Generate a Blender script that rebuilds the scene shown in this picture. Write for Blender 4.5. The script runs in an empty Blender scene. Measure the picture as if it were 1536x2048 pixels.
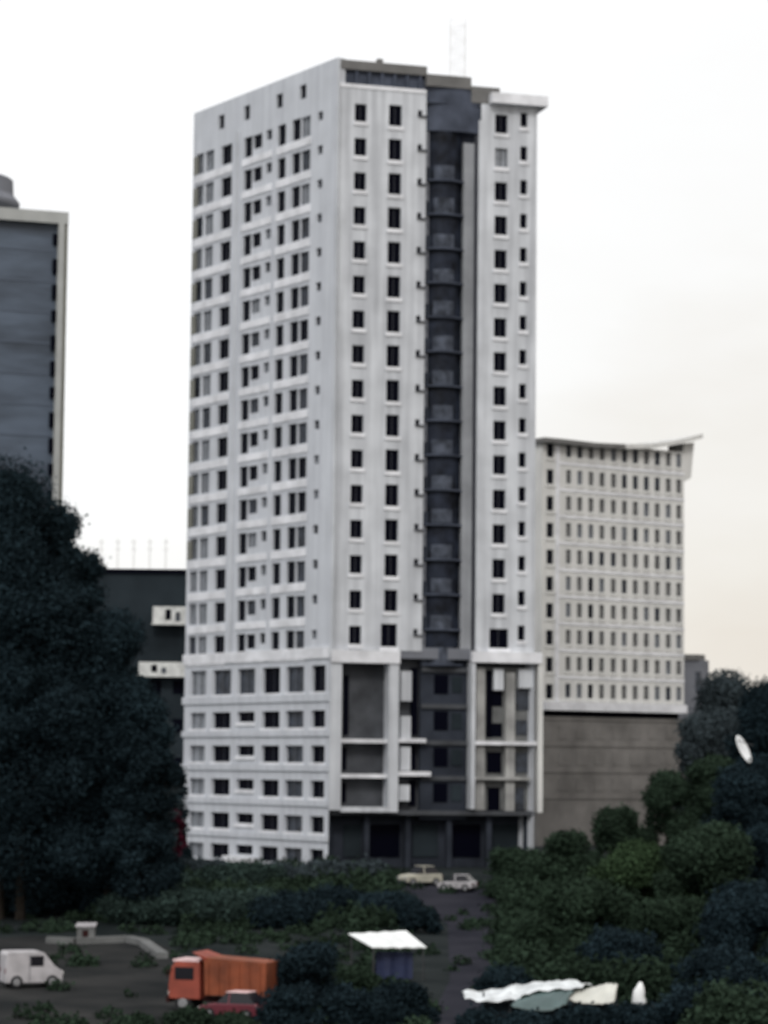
import bpy, math, random
import numpy as np
from mathutils import Vector, Matrix
R = math.radians
sc = bpy.context.scene
COL = sc.collection

# ------------------------------------------------------------------ camera
F_PX = 5400.0                       # focal length in photo pixels (photo is 1536 x 2048)
PITCH = math.atan(506 / F_PX); ROLL = 0.010
CAM_Z = 9.1
cam_d = bpy.data.cameras.new("camera"); cam = bpy.data.objects.new("camera", cam_d); COL.objects.link(cam)
cam_d.sensor_fit = 'VERTICAL'; cam_d.sensor_height = 36; cam_d.lens = F_PX / 2048 * 36
cam_d.clip_start = 1; cam_d.clip_end = 9000
ROT = Matrix.Rotation(math.pi / 2 + PITCH, 3, 'X') @ Matrix.Rotation(ROLL, 3, 'Z')
cam.matrix_world = Matrix.Translation((0, 0, CAM_Z)) @ ROT.to_4x4()
cam_d.dof.use_dof = True; cam_d.dof.focus_distance = 24; cam_d.dof.aperture_fstop = 2.3   # a telephoto focused short: the soft far scene
sc.camera = cam

# ------------------------------------------------------------------ world and sun
SUN_AZ, SUN_EL = R(186), R(38)       # azimuth clockwise from +Y (behind the camera)
w = bpy.data.worlds.new("World"); sc.world = w; w.use_nodes = True
nt = w.node_tree; nt.nodes.clear(); N = nt.nodes.new; L = nt.links.new
out = N('ShaderNodeOutputWorld'); bg = N('ShaderNodeBackground'); L(bg.outputs[0], out.inputs[0])
sky = N('ShaderNodeTexSky'); sky.sky_type = 'NISHITA'; sky.sun_disc = False
sky.sun_elevation = SUN_EL; sky.sun_rotation = SUN_AZ
bg.inputs['Strength'].default_value = 0.1
tc = N('ShaderNodeTexCoord'); sep = N('ShaderNodeSeparateXYZ'); L(tc.outputs['Generated'], sep.inputs[0])
mp = N('ShaderNodeMapping'); mp.inputs['Scale'].default_value = (1, 1, 2.6); L(tc.outputs['Generated'], mp.inputs[0])
nz = N('ShaderNodeTexNoise'); nz.inputs['Scale'].default_value = 7; nz.inputs['Detail'].default_value = 5; L(mp.outputs[0], nz.inputs[0])
# cloud deck colour: warm near the horizon to the right, white above
m1 = N('ShaderNodeMath'); m1.operation = 'MULTIPLY_ADD'; m1.inputs[1].default_value = -0.75; m1.inputs[2].default_value = 0.0; L(sep.outputs['X'], m1.inputs[0])
m2 = N('ShaderNodeMath'); m2.operation = 'ADD'; L(m1.outputs[0], m2.inputs[0]); L(sep.outputs['Z'], m2.inputs[1])
m3 = N('ShaderNodeMath'); m3.operation = 'MULTIPLY_ADD'; m3.inputs[1].default_value = 0.22; m3.inputs[2].default_value = -0.11; L(nz.outputs['Fac'], m3.inputs[0])
m4 = N('ShaderNodeMath'); m4.operation = 'ADD'; L(m2.outputs[0], m4.inputs[0]); L(m3.outputs[0], m4.inputs[1])
mr = N('ShaderNodeMapRange'); mr.inputs['From Min'].default_value = -0.13; mr.inputs['From Max'].default_value = 0.24; L(m4.outputs[0], mr.inputs[0])
cr = N('ShaderNodeValToRGB'); L(mr.outputs[0], cr.inputs[0])
els = cr.color_ramp.elements
els[0].position = 0; els[0].color = (7.9, 7.15, 6.35, 1)
els[1].position = 1; els[1].color = (10.9, 10.9, 10.9, 1)
e = els.new(0.3); e.color = (9.0, 8.6, 8.0, 1)
e = els.new(0.6); e.color = (10.2, 10.1, 9.9, 1)
mx = N('ShaderNodeMixRGB'); mx.inputs[0].default_value = 0.93; L(sky.outputs[0], mx.inputs[1]); L(cr.outputs[0], mx.inputs[2])
L(mx.outputs[0], bg.inputs['Color'])
sd = bpy.data.lights.new("sun", 'SUN'); sd.energy = 1.2; sd.angle = R(14); sd.color = (1.0, 0.97, 0.93)
so = bpy.data.objects.new("sun", sd); COL.objects.link(so)
sv = Vector((math.sin(SUN_AZ) * math.cos(SUN_EL), math.cos(SUN_AZ) * math.cos(SUN_EL), math.sin(SUN_EL)))
so.rotation_euler = sv.to_track_quat('Z', 'Y').to_euler()
sc.view_settings.view_transform = 'Standard'; sc.view_settings.look = 'None'
sc.view_settings.exposure = 0.0; sc.view_settings.gamma = 1.0

# ------------------------------------------------------------------ measuring helpers
def ray(px, py): return ROT @ Vector(((px - 768) / F_PX, (1024 - py) / F_PX, -1))
def at(px, py, Y):
    d = ray(px, py); t = Y / d.y
    return Vector((d.x * t, Y, CAM_Z + d.z * t))
GS = 0.045; GY = 236.0
def gh(Y): return 0.0 if Y >= GY else (-GS * (GY - Y) if Y > 100 else -GS * (GY - 100))
def gpt(px, py):
    d = ray(px, py); d = d / d.y       # z = CAM_Z + d.z*Y = -GS*(GY-Y)
    Y = (CAM_Z + GS * GY) / (GS - d.z)
    if Y > GY: Y = -CAM_Z / d.z
    return at(px, py, Y)
def gx(px, Y):                         # ground point in column px at distance Y
    a = at(px, 1700, Y); b = at(px, 1900, Y); g = gh(Y)
    f = (g - a.z) / (b.z - a.z); return a.lerp(b, f)
class Plane:
    def __init__(s, p0, u):
        s.p = Vector((p0[0], p0[1])); s.u = Vector((u[0], u[1])).normalized()
        n = Vector((s.u.y, -s.u.x)); s.n = n if n.dot(-s.p) > 0 else -n
    def sz(s, px, py):
        d = ray(px, py); c = Vector((d.x, d.y)); t = s.p.dot(s.n) / c.dot(s.n)
        return (c * t - s.p).dot(s.u), CAM_Z + d.z * t
    def s_(s, px, py=900): return s.sz(px, py)[0]
    def z_(s, px, py): return s.sz(px, py)[1]
    def w(s, a, z, d=0.0):
        q = s.p + s.u * a - s.n * d; return (q.x, q.y, z)

# ------------------------------------------------------------------ materials
def mat(name, col, rough=0.8, noise=0.0, scale=1.0, streak=0.0, metal=0.0, col2=None, bump=0.0, spec=0.5, stretch=(1, 1, 1), island=0.0):
    m = bpy.data.materials.new(name); m.use_nodes = True
    t = m.node_tree; b = t.nodes['Principled BSDF']
    b.inputs['Roughness'].default_value = rough; b.inputs['Metallic'].default_value = metal
    b.inputs['Specular IOR Level'].default_value = spec
    b.inputs['Base Color'].default_value = (*col, 1)
    if noise or streak or island:
        c = t.nodes.new('ShaderNodeTexCoord'); g = t.nodes.new('ShaderNodeNewGeometry')
        a = t.nodes.new('ShaderNodeMapping'); a.inputs['Scale'].default_value = stretch
        t.links.new(g.outputs['Position'], a.inputs[0])
        n = t.nodes.new('ShaderNodeTexNoise'); n.inputs['Scale'].default_value = scale; n.inputs['Detail'].default_value = 6
        t.links.new(a.outputs[0], n.inputs[0])
        r = t.nodes.new('ShaderNodeValToRGB'); r.color_ramp.elements[0].position = .32; r.color_ramp.elements[1].position = .68
        c2 = col2 or tuple(v * (1 - noise) for v in col)
        r.color_ramp.elements[0].color = (*c2, 1); r.color_ramp.elements[1].color = (*col, 1)
        t.links.new(n.outputs['Fac'], r.inputs[0]); last = r.outputs[0]
        if streak:
            a2 = t.nodes.new('ShaderNodeMapping'); a2.inputs['Scale'].default_value = (1.6, 1.6, .07)
            t.links.new(g.outputs['Position'], a2.inputs[0])
            n2 = t.nodes.new('ShaderNodeTexNoise'); n2.inputs['Scale'].default_value = 1.0; n2.inputs['Detail'].default_value = 4
            t.links.new(a2.outputs[0], n2.inputs[0])
            r2 = t.nodes.new('ShaderNodeValToRGB'); r2.color_ramp.elements[0].position = .35; r2.color_ramp.elements[1].position = .62
            k = 1 - streak; r2.color_ramp.elements[0].color = (k, k, k * 1.01, 1); r2.color_ramp.elements[1].color = (1, 1, 1, 1)
            t.links.new(n2.outputs['Fac'], r2.inputs[0])
            x = t.nodes.new('ShaderNodeMixRGB'); x.blend_type = 'MULTIPLY'; x.inputs[0].default_value = 1
            t.links.new(last, x.inputs[1]); t.links.new(r2.outputs[0], x.inputs[2]); last = x.outputs[0]
        if island:
            mr_ = t.nodes.new('ShaderNodeMapRange'); mr_.inputs['To Min'].default_value = 1 - island; mr_.inputs['To Max'].default_value = 1 + island
            t.links.new(g.outputs['Random Per Island'], mr_.inputs[0])
            x = t.nodes.new('ShaderNodeMixRGB'); x.blend_type = 'MULTIPLY'; x.inputs[0].default_value = 1
            t.links.new(last, x.inputs[1]); t.links.new(mr_.outputs[0], x.inputs[2]); last = x.outputs[0]
        t.links.new(last, b.inputs['Base Color'])
        if bump:
            bp = t.nodes.new('ShaderNodeBump'); bp.inputs['Strength'].default_value = bump; bp.inputs['Distance'].default_value = .2
            t.links.new(n.outputs['Fac'], bp.inputs['Height']); t.links.new(bp.outputs[0], b.inputs['Normal'])
    return m
M = dict(
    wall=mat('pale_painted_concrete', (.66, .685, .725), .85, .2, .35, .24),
    wall_left=mat('shaded_painted_concrete', (.60, .625, .67), .85, .12, .35, .12),  # same tower concrete, darkened to include the shading of the left face
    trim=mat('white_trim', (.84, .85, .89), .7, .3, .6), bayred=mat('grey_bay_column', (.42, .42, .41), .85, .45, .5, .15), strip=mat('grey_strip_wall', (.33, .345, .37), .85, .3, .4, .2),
    longtarp=mat('rippled_white_tarpaulin', (.84, .88, .90), .5, .45, 1.4),
    warmwall=mat('warm_white_concrete', (.72, .72, .70), .85, .12, .3, .12),
    glass=mat('dark_window_glass', (.0012, .0016, .006), .5, spec=.04),
    glass_mid=mat('curtained_window_glass', (.05, .062, .085), .5, .8, 1.3),
    glass_pale=mat('pale_blind_glass', (.27, .29, .32), .5, .35, 1.1),
    glass_right=mat('grey_blind_glass', (.24, .24, .235), .5, .5, .9),
    bay=mat('blue_bay_glass', (.026, .033, .052), .5, .85, .7, spec=.12),
    bay_panel=mat('blue_grey_bay_panel', (.10, .115, .15), .6, .75, 1.2, spec=.1),
    crown=mat('blue_grey_cladding', (.088, .102, .138), .6, .5, .5, spec=.06),
    crown_top=mat('weathered_grey_beam', (.17, .168, .165), .8, .3, .6),
    frame=mat('window_frame_grey', (.025, .028, .04), .7),
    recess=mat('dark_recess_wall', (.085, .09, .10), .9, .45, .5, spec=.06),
    darkwall=mat('hazy_dark_wall', (.043, .050, .066), .9, .55, .3, spec=.06),  # dark wall colour blued to carry the haze at the tower base
    podium=mat('brown_grey_render', (.235, .225, .215), .9, .4, .3, .05, spec=.06),
    brick=mat('grey_block', (.19, .20, .23), .9, .25, .3),
    tower_glass=mat('slate_curtain_wall', (.095, .122, .165), .45, .6, .25, spec=.35, stretch=(.5, .5, 2.2)),
    tower_line=mat('curtain_wall_joint', (.065, .085, .12), .5),
    beige=mat('beige_grey_frame', (.40, .41, .40), .8, .15, .5),
    olive=mat('olive_side_wall', (.20, .20, .175), .85, .2, .4),
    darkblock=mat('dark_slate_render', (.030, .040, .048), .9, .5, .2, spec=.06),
    balcony=mat('white_balcony', (.75, .76, .74), .7, .35, 1.2),
    bark=mat('bark', (.035, .030, .025), .95, .4, 3, spec=.06),
    leaf=mat('foliage_blue_green', (.018, .032, .040), .85, .5, .22, island=.28, spec=.03),
    leaf_g=mat('foliage_green', (.030, .050, .033), .85, .5, .25, island=.28, spec=.03),
    leaf_b=mat('foliage_bright_green', (.040, .068, .034), .85, .45, .3, island=.28, spec=.03),
    leaf_t=mat('foliage_teal', (.042, .068, .060), .85, .5, .25, island=.28, spec=.03),
    leaf_h=mat('foliage_hazy_grey_green', (.050, .066, .074), .85, .35, .22, island=.28, spec=.03),  # distance haze mixed into the leaf colour
    leaf_r=mat('foliage_dark_red', (.085, .014, .03), .85, .4, .6, island=.28, spec=.03),
    ground=mat('dark_soil_and_weeds', (.026, .031, .032), .95, .3, .25, col2=(.008, .012, .013), spec=.06),
    yard=mat('dusty_grey_earth', (.036, .036, .036), .95, .3, .22, col2=(.012, .014, .015), spec=.06),
    road=mat('dark_asphalt', (.030, .030, .040), .9, .3, .3, col2=(.016, .017, .025), spec=.06),
    concrete=mat('pale_concrete', (.165, .17, .17), .9, .4, .6),
    rubber=mat('tyre_rubber', (.010, .010, .012), .9), rim=mat('grey_rim', (.25, .25, .26), .5, metal=.3),
    white=mat('white_paint', (.50, .48, .50), .5, .3, 1.2), carglass=mat('car_glass', (.010, .010, .014), .2, spec=.4),
    orange=mat('orange_truck_paint', (.34, .066, .038), .65, .4, .8), orange_b=mat('orange_brown_box_paint', (.28, .070, .026), .75, .5, .9),
    redpaint=mat('red_car_paint', (.14, .022, .035), .35, .2, 1.0), pinkroof=mat('pink_roof_paint_and_sheen', (.85, .60, .60), .45, .2, 1.0),  # pinkroof: sky reflection on the red car's roof mixed into the colour
    cream=mat('cream_car_paint', (.50, .48, .40), .5, .3, 1.0), chassis=mat('dark_chassis', (.03, .012, .012), .8, spec=.06),
    lamp=mat('lamp_lens', (.5, .5, .48), .3), tarp=mat('white_tarpaulin', (.86, .88, .88), .55, .12, .9),
    teal=mat('teal_tarpaulin', (.11, .17, .17), .5, .4, .8), creamtarp=mat('cream_tarpaulin', (.70, .70, .64), .6, .25, .8),
    blue=mat('navy_blue_tarpaulin', (.02, .03, .085), .7, .4, .8), steel=mat('galvanised_steel', (.03, .033, .036), .6),
    palepole=mat('haze_pale_mast', (.80, .79, .78), .7), dish=mat('white_dish_enamel', (.9, .93, .95), .45),  # palepole: haze on the far masts put into the pale colour
)

# ------------------------------------------------------------------ mesh builder
class MB:
    def __init__(s): s.v = []; s.f = []; s.mi = []; s.mats = []
    def m(s, key):
        if key not in s.mats: s.mats.append(key)
        return s.mats.index(key)
    def face(s, pts, key):
        i = len(s.v); s.v += [tuple(p) for p in pts]; s.f.append(tuple(range(i, i + len(pts)))); s.mi.append(s.m(key))
    def hexa(s, c, key):                # c: 4 bottom + 4 top corners
        i = len(s.v); s.v += [tuple(p) for p in c]
        for q in ((3, 2, 1, 0), (4, 5, 6, 7), (0, 1, 5, 4), (1, 2, 6, 5), (2, 3, 7, 6), (3, 0, 4, 7)):
            s.f.append(tuple(i + k for k in q)); s.mi.append(s.m(key))
    def box(s, x0, x1, y0, y1, z0, z1, key):
        s.hexa([(x0, y0, z0), (x1, y0, z0), (x1, y1, z0), (x0, y1, z0), (x0, y0, z1), (x1, y0, z1), (x1, y1, z1), (x0, y1, z1)], key)
    def pbox(s, P, a0, a1, z0, z1, d0, d1, key):   # box in a facade plane: depth d0..d1 (inward positive)
        s.hexa([P.w(a0, z0, d0), P.w(a1, z0, d0), P.w(a1, z0, d1), P.w(a0, z0, d1), P.w(a0, z1, d0), P.w(a1, z1, d0), P.w(a1, z1, d1), P.w(a0, z1, d1)], key)
    def prism(s, poly, z0, z1, key, cap=True):
        n = len(poly); i = len(s.v); s.v += [(p[0], p[1], z0) for p in poly] + [(p[0], p[1], z1) for p in poly]
        for k in range(n): s.f.append((i + k, i + (k + 1) % n, i + n + (k + 1) % n, i + n + k)); s.mi.append(s.m(key))
        if cap:
            s.f.append(tuple(i + n + k for k in range(n))); s.mi.append(s.m(key))
            s.f.append(tuple(i + n - 1 - k for k in range(n))); s.mi.append(s.m(key))
    def extr(s, prof, y0, y1, key):      # profile in xz extruded along y
        n = len(prof); i = len(s.v); s.v += [(p[0], y0, p[1]) for p in prof] + [(p[0], y1, p[1]) for p in prof]
        for k in range(n): s.f.append((i + k, i + n + k, i + n + (k + 1) % n, i + (k + 1) % n)); s.mi.append(s.m(key))
        s.f.append(tuple(i + k for k in range(n))); s.mi.append(s.m(key))
        s.f.append(tuple(i + n + n - 1 - k for k in range(n))); s.mi.append(s.m(key))
    def tube(s, pts, rad, key, n=8):
        rings = []
        for j, p in enumerate(pts):
            p = Vector(p); a = Vector(pts[max(j - 1, 0)]); b = Vector(pts[min(j + 1, len(pts) - 1)])
            t = (b - a).normalized(); x = t.orthogonal().normalized(); y = t.cross(x)
            if j and rings:                     # keep the frame steady
                x = (rx - t * rx.dot(t)).normalized(); y = t.cross(x)
            rx = x; r = rad[j] if isinstance(rad, (list, tuple)) else rad
            i = len(s.v); s.v += [tuple(p + (x * math.cos(2 * math.pi * k / n) + y * math.sin(2 * math.pi * k / n)) * r) for k in range(n)]; rings.append(i)
        for a, b in zip(rings, rings[1:]):
            for k in range(n): s.f.append((a + k, a + (k + 1) % n, b + (k + 1) % n, b + k)); s.mi.append(s.m(key))
        s.f.append(tuple(rings[0] + n - 1 - k for k in range(n))); s.mi.append(s.m(key))
        s.f.append(tuple(rings[-1] + k for k in range(n))); s.mi.append(s.m(key))
    def wall(s, P, a0, a1, z0, z1, holes, reveal, key, rkey=None):
        rkey = rkey or key
        A = sorted({a0, a1, *[h[0] for h in holes], *[h[1] for h in holes]}); Z = sorted({z0, z1, *[h[2] for h in holes], *[h[3] for h in holes]})
        A = [a for a in A if a0 - 1e-6 <= a <= a1 + 1e-6]; Z = [z for z in Z if z0 - 1e-6 <= z <= z1 + 1e-6]
        for x0, x1 in zip(A, A[1:]):
            col = [h for h in holes if h[0] < (x0 + x1) / 2 < h[1]]; zs = sorted({z0, z1, *[h[2] for h in col], *[h[3] for h in col]})
            for y0, y1 in zip(zs, zs[1:]):
                if any(h[2] < (y0 + y1) / 2 < h[3] for h in col): continue
                s.face([P.w(x0, y0), P.w(x1, y0), P.w(x1, y1), P.w(x0, y1)], key)
        for h in holes:
            b, t, l, r = h[2], h[3], h[0], h[1]
            for (p, q) in (((l, b), (r, b)), ((r, b), (r, t)), ((r, t), (l, t)), ((l, t), (l, b))):
                s.face([P.w(*p), P.w(*q), P.w(*q, reveal), P.w(*p, reveal)], rkey)
    def build(s, name, parent=None, smooth=False, origin=None):
        me = bpy.data.meshes.new(name)
        v = np.array(s.v, dtype=np.float64)
        if parent is not None and parent.get('_w'): base = Vector(parent['_w'])
        else: base = Vector((0, 0, 0))
        o = Vector(origin) if origin is not None else Vector(((v[:, 0].min() + v[:, 0].max()) / 2, (v[:, 1].min() + v[:, 1].max()) / 2, v[:, 2].min()))
        me.from_pydata([tuple(p) for p in (v - np.array(o))], [], s.f)
        for k in s.mats: me.materials.append(M[k])
        me.polygons.foreach_set('material_index', s.mi)
        if smooth: me.polygons.foreach_set('use_smooth', [True] * len(s.f))
        me.update()
        ob = bpy.data.objects.new(name, me); COL.objects.link(ob); ob.location = o - base
        ob['_w'] = tuple(o)
        if parent is not None: ob.parent = parent
        return ob
def tag(o, label=None, cat=None, group=None, kind=None):
    for k, v_ in (('label', label), ('category', cat), ('group', group), ('kind', kind)):
        if v_: o[k] = v_
    return o
def thing(name, label, cat, loc, group=None, rz=0):
    o = bpy.data.objects.new(name, None); COL.objects.link(o); o.location = loc; o.rotation_euler.z = rz
    o['_w'] = tuple(loc); return tag(o, label, cat, group)
def local_thing(name, label, cat, group=None):      # built at the origin, moved afterwards
    return thing(name, label, cat, (0, 0, 0), group)

# ------------------------------------------------------------------ ground
g = MB()
XS = np.linspace(-1500, 1500, 3)
rows = [-60, 100, GY, 420, 5000]
for y0, y1 in zip(rows, rows[1:]):
    g.face([(-2500, y0, gh(y0)), (2500, y0, gh(y0)), (2500, y1, gh(y1)), (-2500, y1, gh(y1))], 'ground')
tag(g.build('ground'), kind='structure')
def sheet(name, pts, lift, key, label=None):
    b = MB(); q = []
    for px, py in pts:
        p = gpt(px, py); q.append((p.x, p.y, p.z + lift))
    b.face(q, key); return tag(b.build(name), label, kind='structure')
sheet('yard', [(-120, 1890), (60, 1872), (300, 1880), (420, 1935), (620, 1990), (700, 2100), (-200, 2100)], .02, 'yard')
sheet('path', [(800, 1765), (990, 1765), (985, 1840), (1010, 1930), (1000, 2100), (830, 2100), (900, 1960), (895, 1850)], .024, 'road')

# ------------------------------------------------------------------ the white tower
dL = ray(-2850, 1494); dF = ray(768 + 18500, 1715)
K = at(666, 900, 240.0)
PF = Plane((K.x, K.y), (dF.x, dF.y)); PL = Plane((K.x, K.y), (dL.x, dL.y))
tower = thing('apartment_tower', 'tallest pale grey high-rise in the middle with dark window rows and a blue glass bay', 'high-rise building', (K.x, K.y, 0))
FH = (PF.z_(716, 225) - PF.z_(712, 1270)) / 15.0           # storey height
zc0 = PF.z_(716, 225)                                      # centre of the top front windows
ztop = PF.z_(668, 114); zwall = PF.z_(760, 180)
zpod = PF.z_(720, 1300)                                    # top of podium
sK0 = 0.0; sBayL = PF.s_(847); sBayR = PF.s_(958); sR = PF.s_(1071)
sLend = PL.s_(377)
wins = []                                                  # (area, plane, a0, a1, z0, z1, depth, glass, sill)
def win(P, a0, a1, z0, z1, d, gl, halo_sill=True, prio=0): wins.append((prio, P, a0, a1, z0, z1, d, gl, halo_sill))
# front windows
ref = 650
cols = [(705, 729, zc0, 1.62, 0), (774, 800, PF.z_(789, 231), 1.95, 0)]
right = [(988, 1013, PF.z_(1002, 248), 1.75, 0), (1039, 1053, PF.z_(1047, 240), 1.35, 0)]
def mkcols(cs, lst):
    for ci, (pa, pb, zc, hh, _) in enumerate(cs):
        a0, a1 = PF.s_(pa, ref), PF.s_(pb, ref)
        for k in range(16):
            c = zc - FH * k; b0, b1 = a0, a1
            z0, z1 = c - hh / 2, c + hh / 2
            if pa == 774 and k == 15: b0 = PF.s_(762, 1270); z1 += .1
            if pa == 988 and k == 15: b0 -= .25; b1 += .35
            gl = 'glass'
            if pa == 988 and k == 1: gl = 'glass_pale'
            lst.append((b0, b1, z0, z1)); win(PF, b0, b1, z0, z1, .28, gl, True, 3)
hl = []; mkcols(cols, hl); hr = []; mkcols(right, hr)
# small vents beside the bay
vents = []
for k in range(16):
    c = PF.z_(836, 226) - FH * k; h = (PF.s_(832, ref), PF.s_(841, ref), c - .22, c + .26); hl.append(h); vents.append(h)
wall = MB()
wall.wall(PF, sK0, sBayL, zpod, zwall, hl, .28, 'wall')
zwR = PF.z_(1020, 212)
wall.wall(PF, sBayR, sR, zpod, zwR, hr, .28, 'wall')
# left facade
zr = 1225
def LZ(px, py): return PL.z_(px, py)
hL = []
def lcol(pa, pb, yt, yb, gl, k0=1, k1=16, prio=1, ref_y=1222):
    a1, a0 = sorted((PL.s_(pa - .8, ref_y), PL.s_(pb + .8, ref_y)), reverse=True)
    pm = (pa + pb) / 2; zt, zb = LZ(pm, yt), LZ(pm, yb)          # given for the second lowest row
    rnd = random.Random(int(pa))
    for k in range(k0, k1 + 1):
        up = (15 - k) * FH
        z0, z1 = zb + up - .08, zt + up + .1
        h = (a0, a1, z0, z1); hL.append(h)
        gk = gl
        if gl == 'var': gk = rnd.choice(['glass_mid', 'glass_mid', 'glass', 'glass_pale'])
        if gl == 'pale': gk = rnd.choice(['glass_pale', 'glass_pale', 'glass_mid'])
        win(PL, a0, a1, z0, z1, .3, gk, False, prio)
lcol(378, 392, 1210, 1248, 'pale'); lcol(397, 413, 1209, 1247, 'pale')
lcol(429, 449, 1207, 1243, 'glass')
lcol(475, 490, 1203, 1241, 'glass'); lcol(493, 510, 1203, 1228, 'var')
lcol(520, 530, 1200, 1217, 'var')
lcol(543, 558, 1197, 1236, 'glass')
lcol(572, 588, 1194, 1234, 'glass'); lcol(591, 608, 1194, 1232, 'var')
lcol(624, 633, 1192, 1206, 'var')
# top row
for (pa, pb, yt, yb) in ((437, 449, 230, 258), (488, 500, 211, 240), (552, 565, 188, 216), (599, 612, 170, 198)):
    a0, a1 = sorted((PL.s_(pa, 220), PL.s_(pb, 220))); z0, z1 = LZ((pa + pb) / 2, yb), LZ((pa + pb) / 2, yt)
    hL.append((a0, a1, z0, z1)); win(PL, a0, a1, z0, z1, .3, 'glass', False, 1)
zpl = PL.z_(520, 1320)
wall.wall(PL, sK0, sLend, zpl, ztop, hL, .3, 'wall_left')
# podium on the left side: six rows of wide openings
pcols = [(379, 410), (423, 460), (473, 508), (522, 558), (570, 606), (621, 649)]
prow = [(1336, 1387), (1423, 1456), (1491, 1524), (1559, 1592), (1628, 1660), (1692, 1722)]
hP = []; gl_tab = [['glass_pale', 'glass_mid', 'glass_mid', 'glass', 'glass_mid', 'glass'], ['glass_pale', 'glass', 'glass', 'glass', 'glass_mid', 'glass']]
prnd = random.Random(8)
for ri, (yt, yb) in enumerate(prow):
    for ci, (pa, pb) in enumerate(pcols):
        a0, a1 = sorted((PL.s_(pa, 1500), PL.s_(pb, 1500)))
        z0, z1 = PL.z_(520, yb), PL.z_(520, yt)
        if ci == 2 and ri > 0: z0 = z1 - (z1 - z0) * .62
        hP.append((a0, a1, z0, z1))
        win(PL, a0, a1, z0, z1, .4, gl_tab[min(ri, 1)][ci], ri < 5, 5)
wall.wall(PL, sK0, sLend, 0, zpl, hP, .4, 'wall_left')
# hidden sides, so the tower is a closed body
Lp = Vector(PL.w(sLend, 0)[:2]); Rp = Vector(PF.w(sR, 0)[:2]); Bp = Rp + PL.u * sLend
for a, b in ((Lp, Lp + (Bp - Rp) * .0 + PF.u * sR), (Lp + PF.u * sR, Rp)):
    wall.face([(a.x, a.y, 0), (b.x, b.y, 0), (b.x, b.y, zwR), (a.x, a.y, zwR)], 'wall')
Bk = Lp + PF.u * sR
zroof = zwR - .25
wall.face([(p.x, p.y, zroof) for p in (Vector((K.x, K.y)), Rp, Bk, Lp)], 'wall')
# back of the tall left parapet and its thickness
wall.pbox(PL, .0, sLend, zroof, ztop, .45, .9, 'wall_left')
wall.face([PL.w(0, ztop), PL.w(sLend, ztop), PL.w(sLend, ztop, .449), PL.w(0, ztop, .449)], 'wall_left')
wall.face([PF.w(0, zwall - .01, -.002), PL.w(0, zwall - .01, .9), PL.w(0, ztop, .9), PF.w(0, ztop, -.002)], 'wall_left')
wall.face([PL.w(sLend, zroof), PL.w(sLend, zroof, .45), PL.w(sLend, ztop, .45), PL.w(sLend, ztop)], 'wall_left')
tw = wall.build('wall', tower)
# horizontal white ledges of the left face
for k in range(1, 17):
    up = (15 - k) * FH
    for (pa, pb, yt, yb) in ((377, 451, 1251, 1266), (472, 532, 1244, 1258), (541, 611, 1238, 1254)):
        b = MB(); a0, a1 = sorted((PL.s_(pa, 1222), PL.s_(pb, 1222))); pm = (pa + pb) / 2
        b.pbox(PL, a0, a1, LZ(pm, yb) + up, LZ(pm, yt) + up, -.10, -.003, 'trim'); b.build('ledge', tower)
# white vertical ribs between groups
for pa, pb in ((460, 465), (663, 668)):
    b = MB(); a0, a1 = sorted((PL.s_(pa, 1222), PL.s_(pb, 1222)))
    b.pbox(PL, a0 + .02, a1, zpl, ztop - (3.5 if pa < 600 else .3), -.14, -.003, 'wall'); b.build('rib', tower)
# dark slot of balconies on the far left edge
slots = MB()
for k in range(1, 14):
    up = (15 - k) * FH; a0, a1 = sLend - 1.0, sLend - .12
    slots.pbox(PL, a0, a1, LZ(380, 1250) + up, LZ(380, 1212) + up, -.03, .02, 'olive')
slots.build('balcony_screens', tower)['kind'] = 'stuff'
# podium string courses
for y_, hh in ((1312, 1.0), (1398, .7), (1467, .55), (1535, .55), (1603, .55), (1671, .5)):
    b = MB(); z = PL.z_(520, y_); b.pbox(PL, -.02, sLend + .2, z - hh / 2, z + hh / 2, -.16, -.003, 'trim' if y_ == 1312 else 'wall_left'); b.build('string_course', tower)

def window_part(lst, name, parent, sill_key='trim'):
    lst.sort(key=lambda t: -t[0])
    rest = MB()
    for i, (pr, P, a0, a1, z0, z1, d, gl, halo_sill) in enumerate(lst):
        b = rest if i >= 100 else MB()
        b.pbox(P, a0, a1, z0, z1, d - .004, d + .06, gl)
        f = .07; am = (a0 + a1) / 2
        if a1 - a0 > .7:
            b.pbox(P, a0, a0 + f, z0, z1, d - .07, d - .01, 'frame'); b.pbox(P, a1 - f, a1, z0, z1, d - .07, d - .01, 'frame')
            b.pbox(P, am - f / 2, am + f / 2, z0 + .002, z1 - .002, d - .06, d - .01, 'frame')
        if i < 100:
            w_ = b.build(name, parent)
            if halo_sill:
                s_ = MB(); s_.pbox(P, a0 - .14, a1 + .14, z0 - .38, z0 - .02, -.12, -.003, sill_key); s_.build('halo_sill', w_)  # bright halo under the tower windows, built as pale boxes
        elif halo_sill: b.pbox(P, a0 - .14, a1 + .14, z0 - .38, z0 - .02, -.12, -.003, sill_key)
    if rest.f: rest.build(name, parent)['kind'] = 'stuff'
window_part(wins, 'window', tower)
for h in vents:
    b = MB(); b.pbox(PF, h[0], h[1], h[2], h[3], .2, .27, 'glass'); b.pbox(PF, h[0] - .03, h[1] + .5, h[2] - .12, h[2] - .03, -.25, -.003, 'frame'); b.build('vent', tower)

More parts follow.
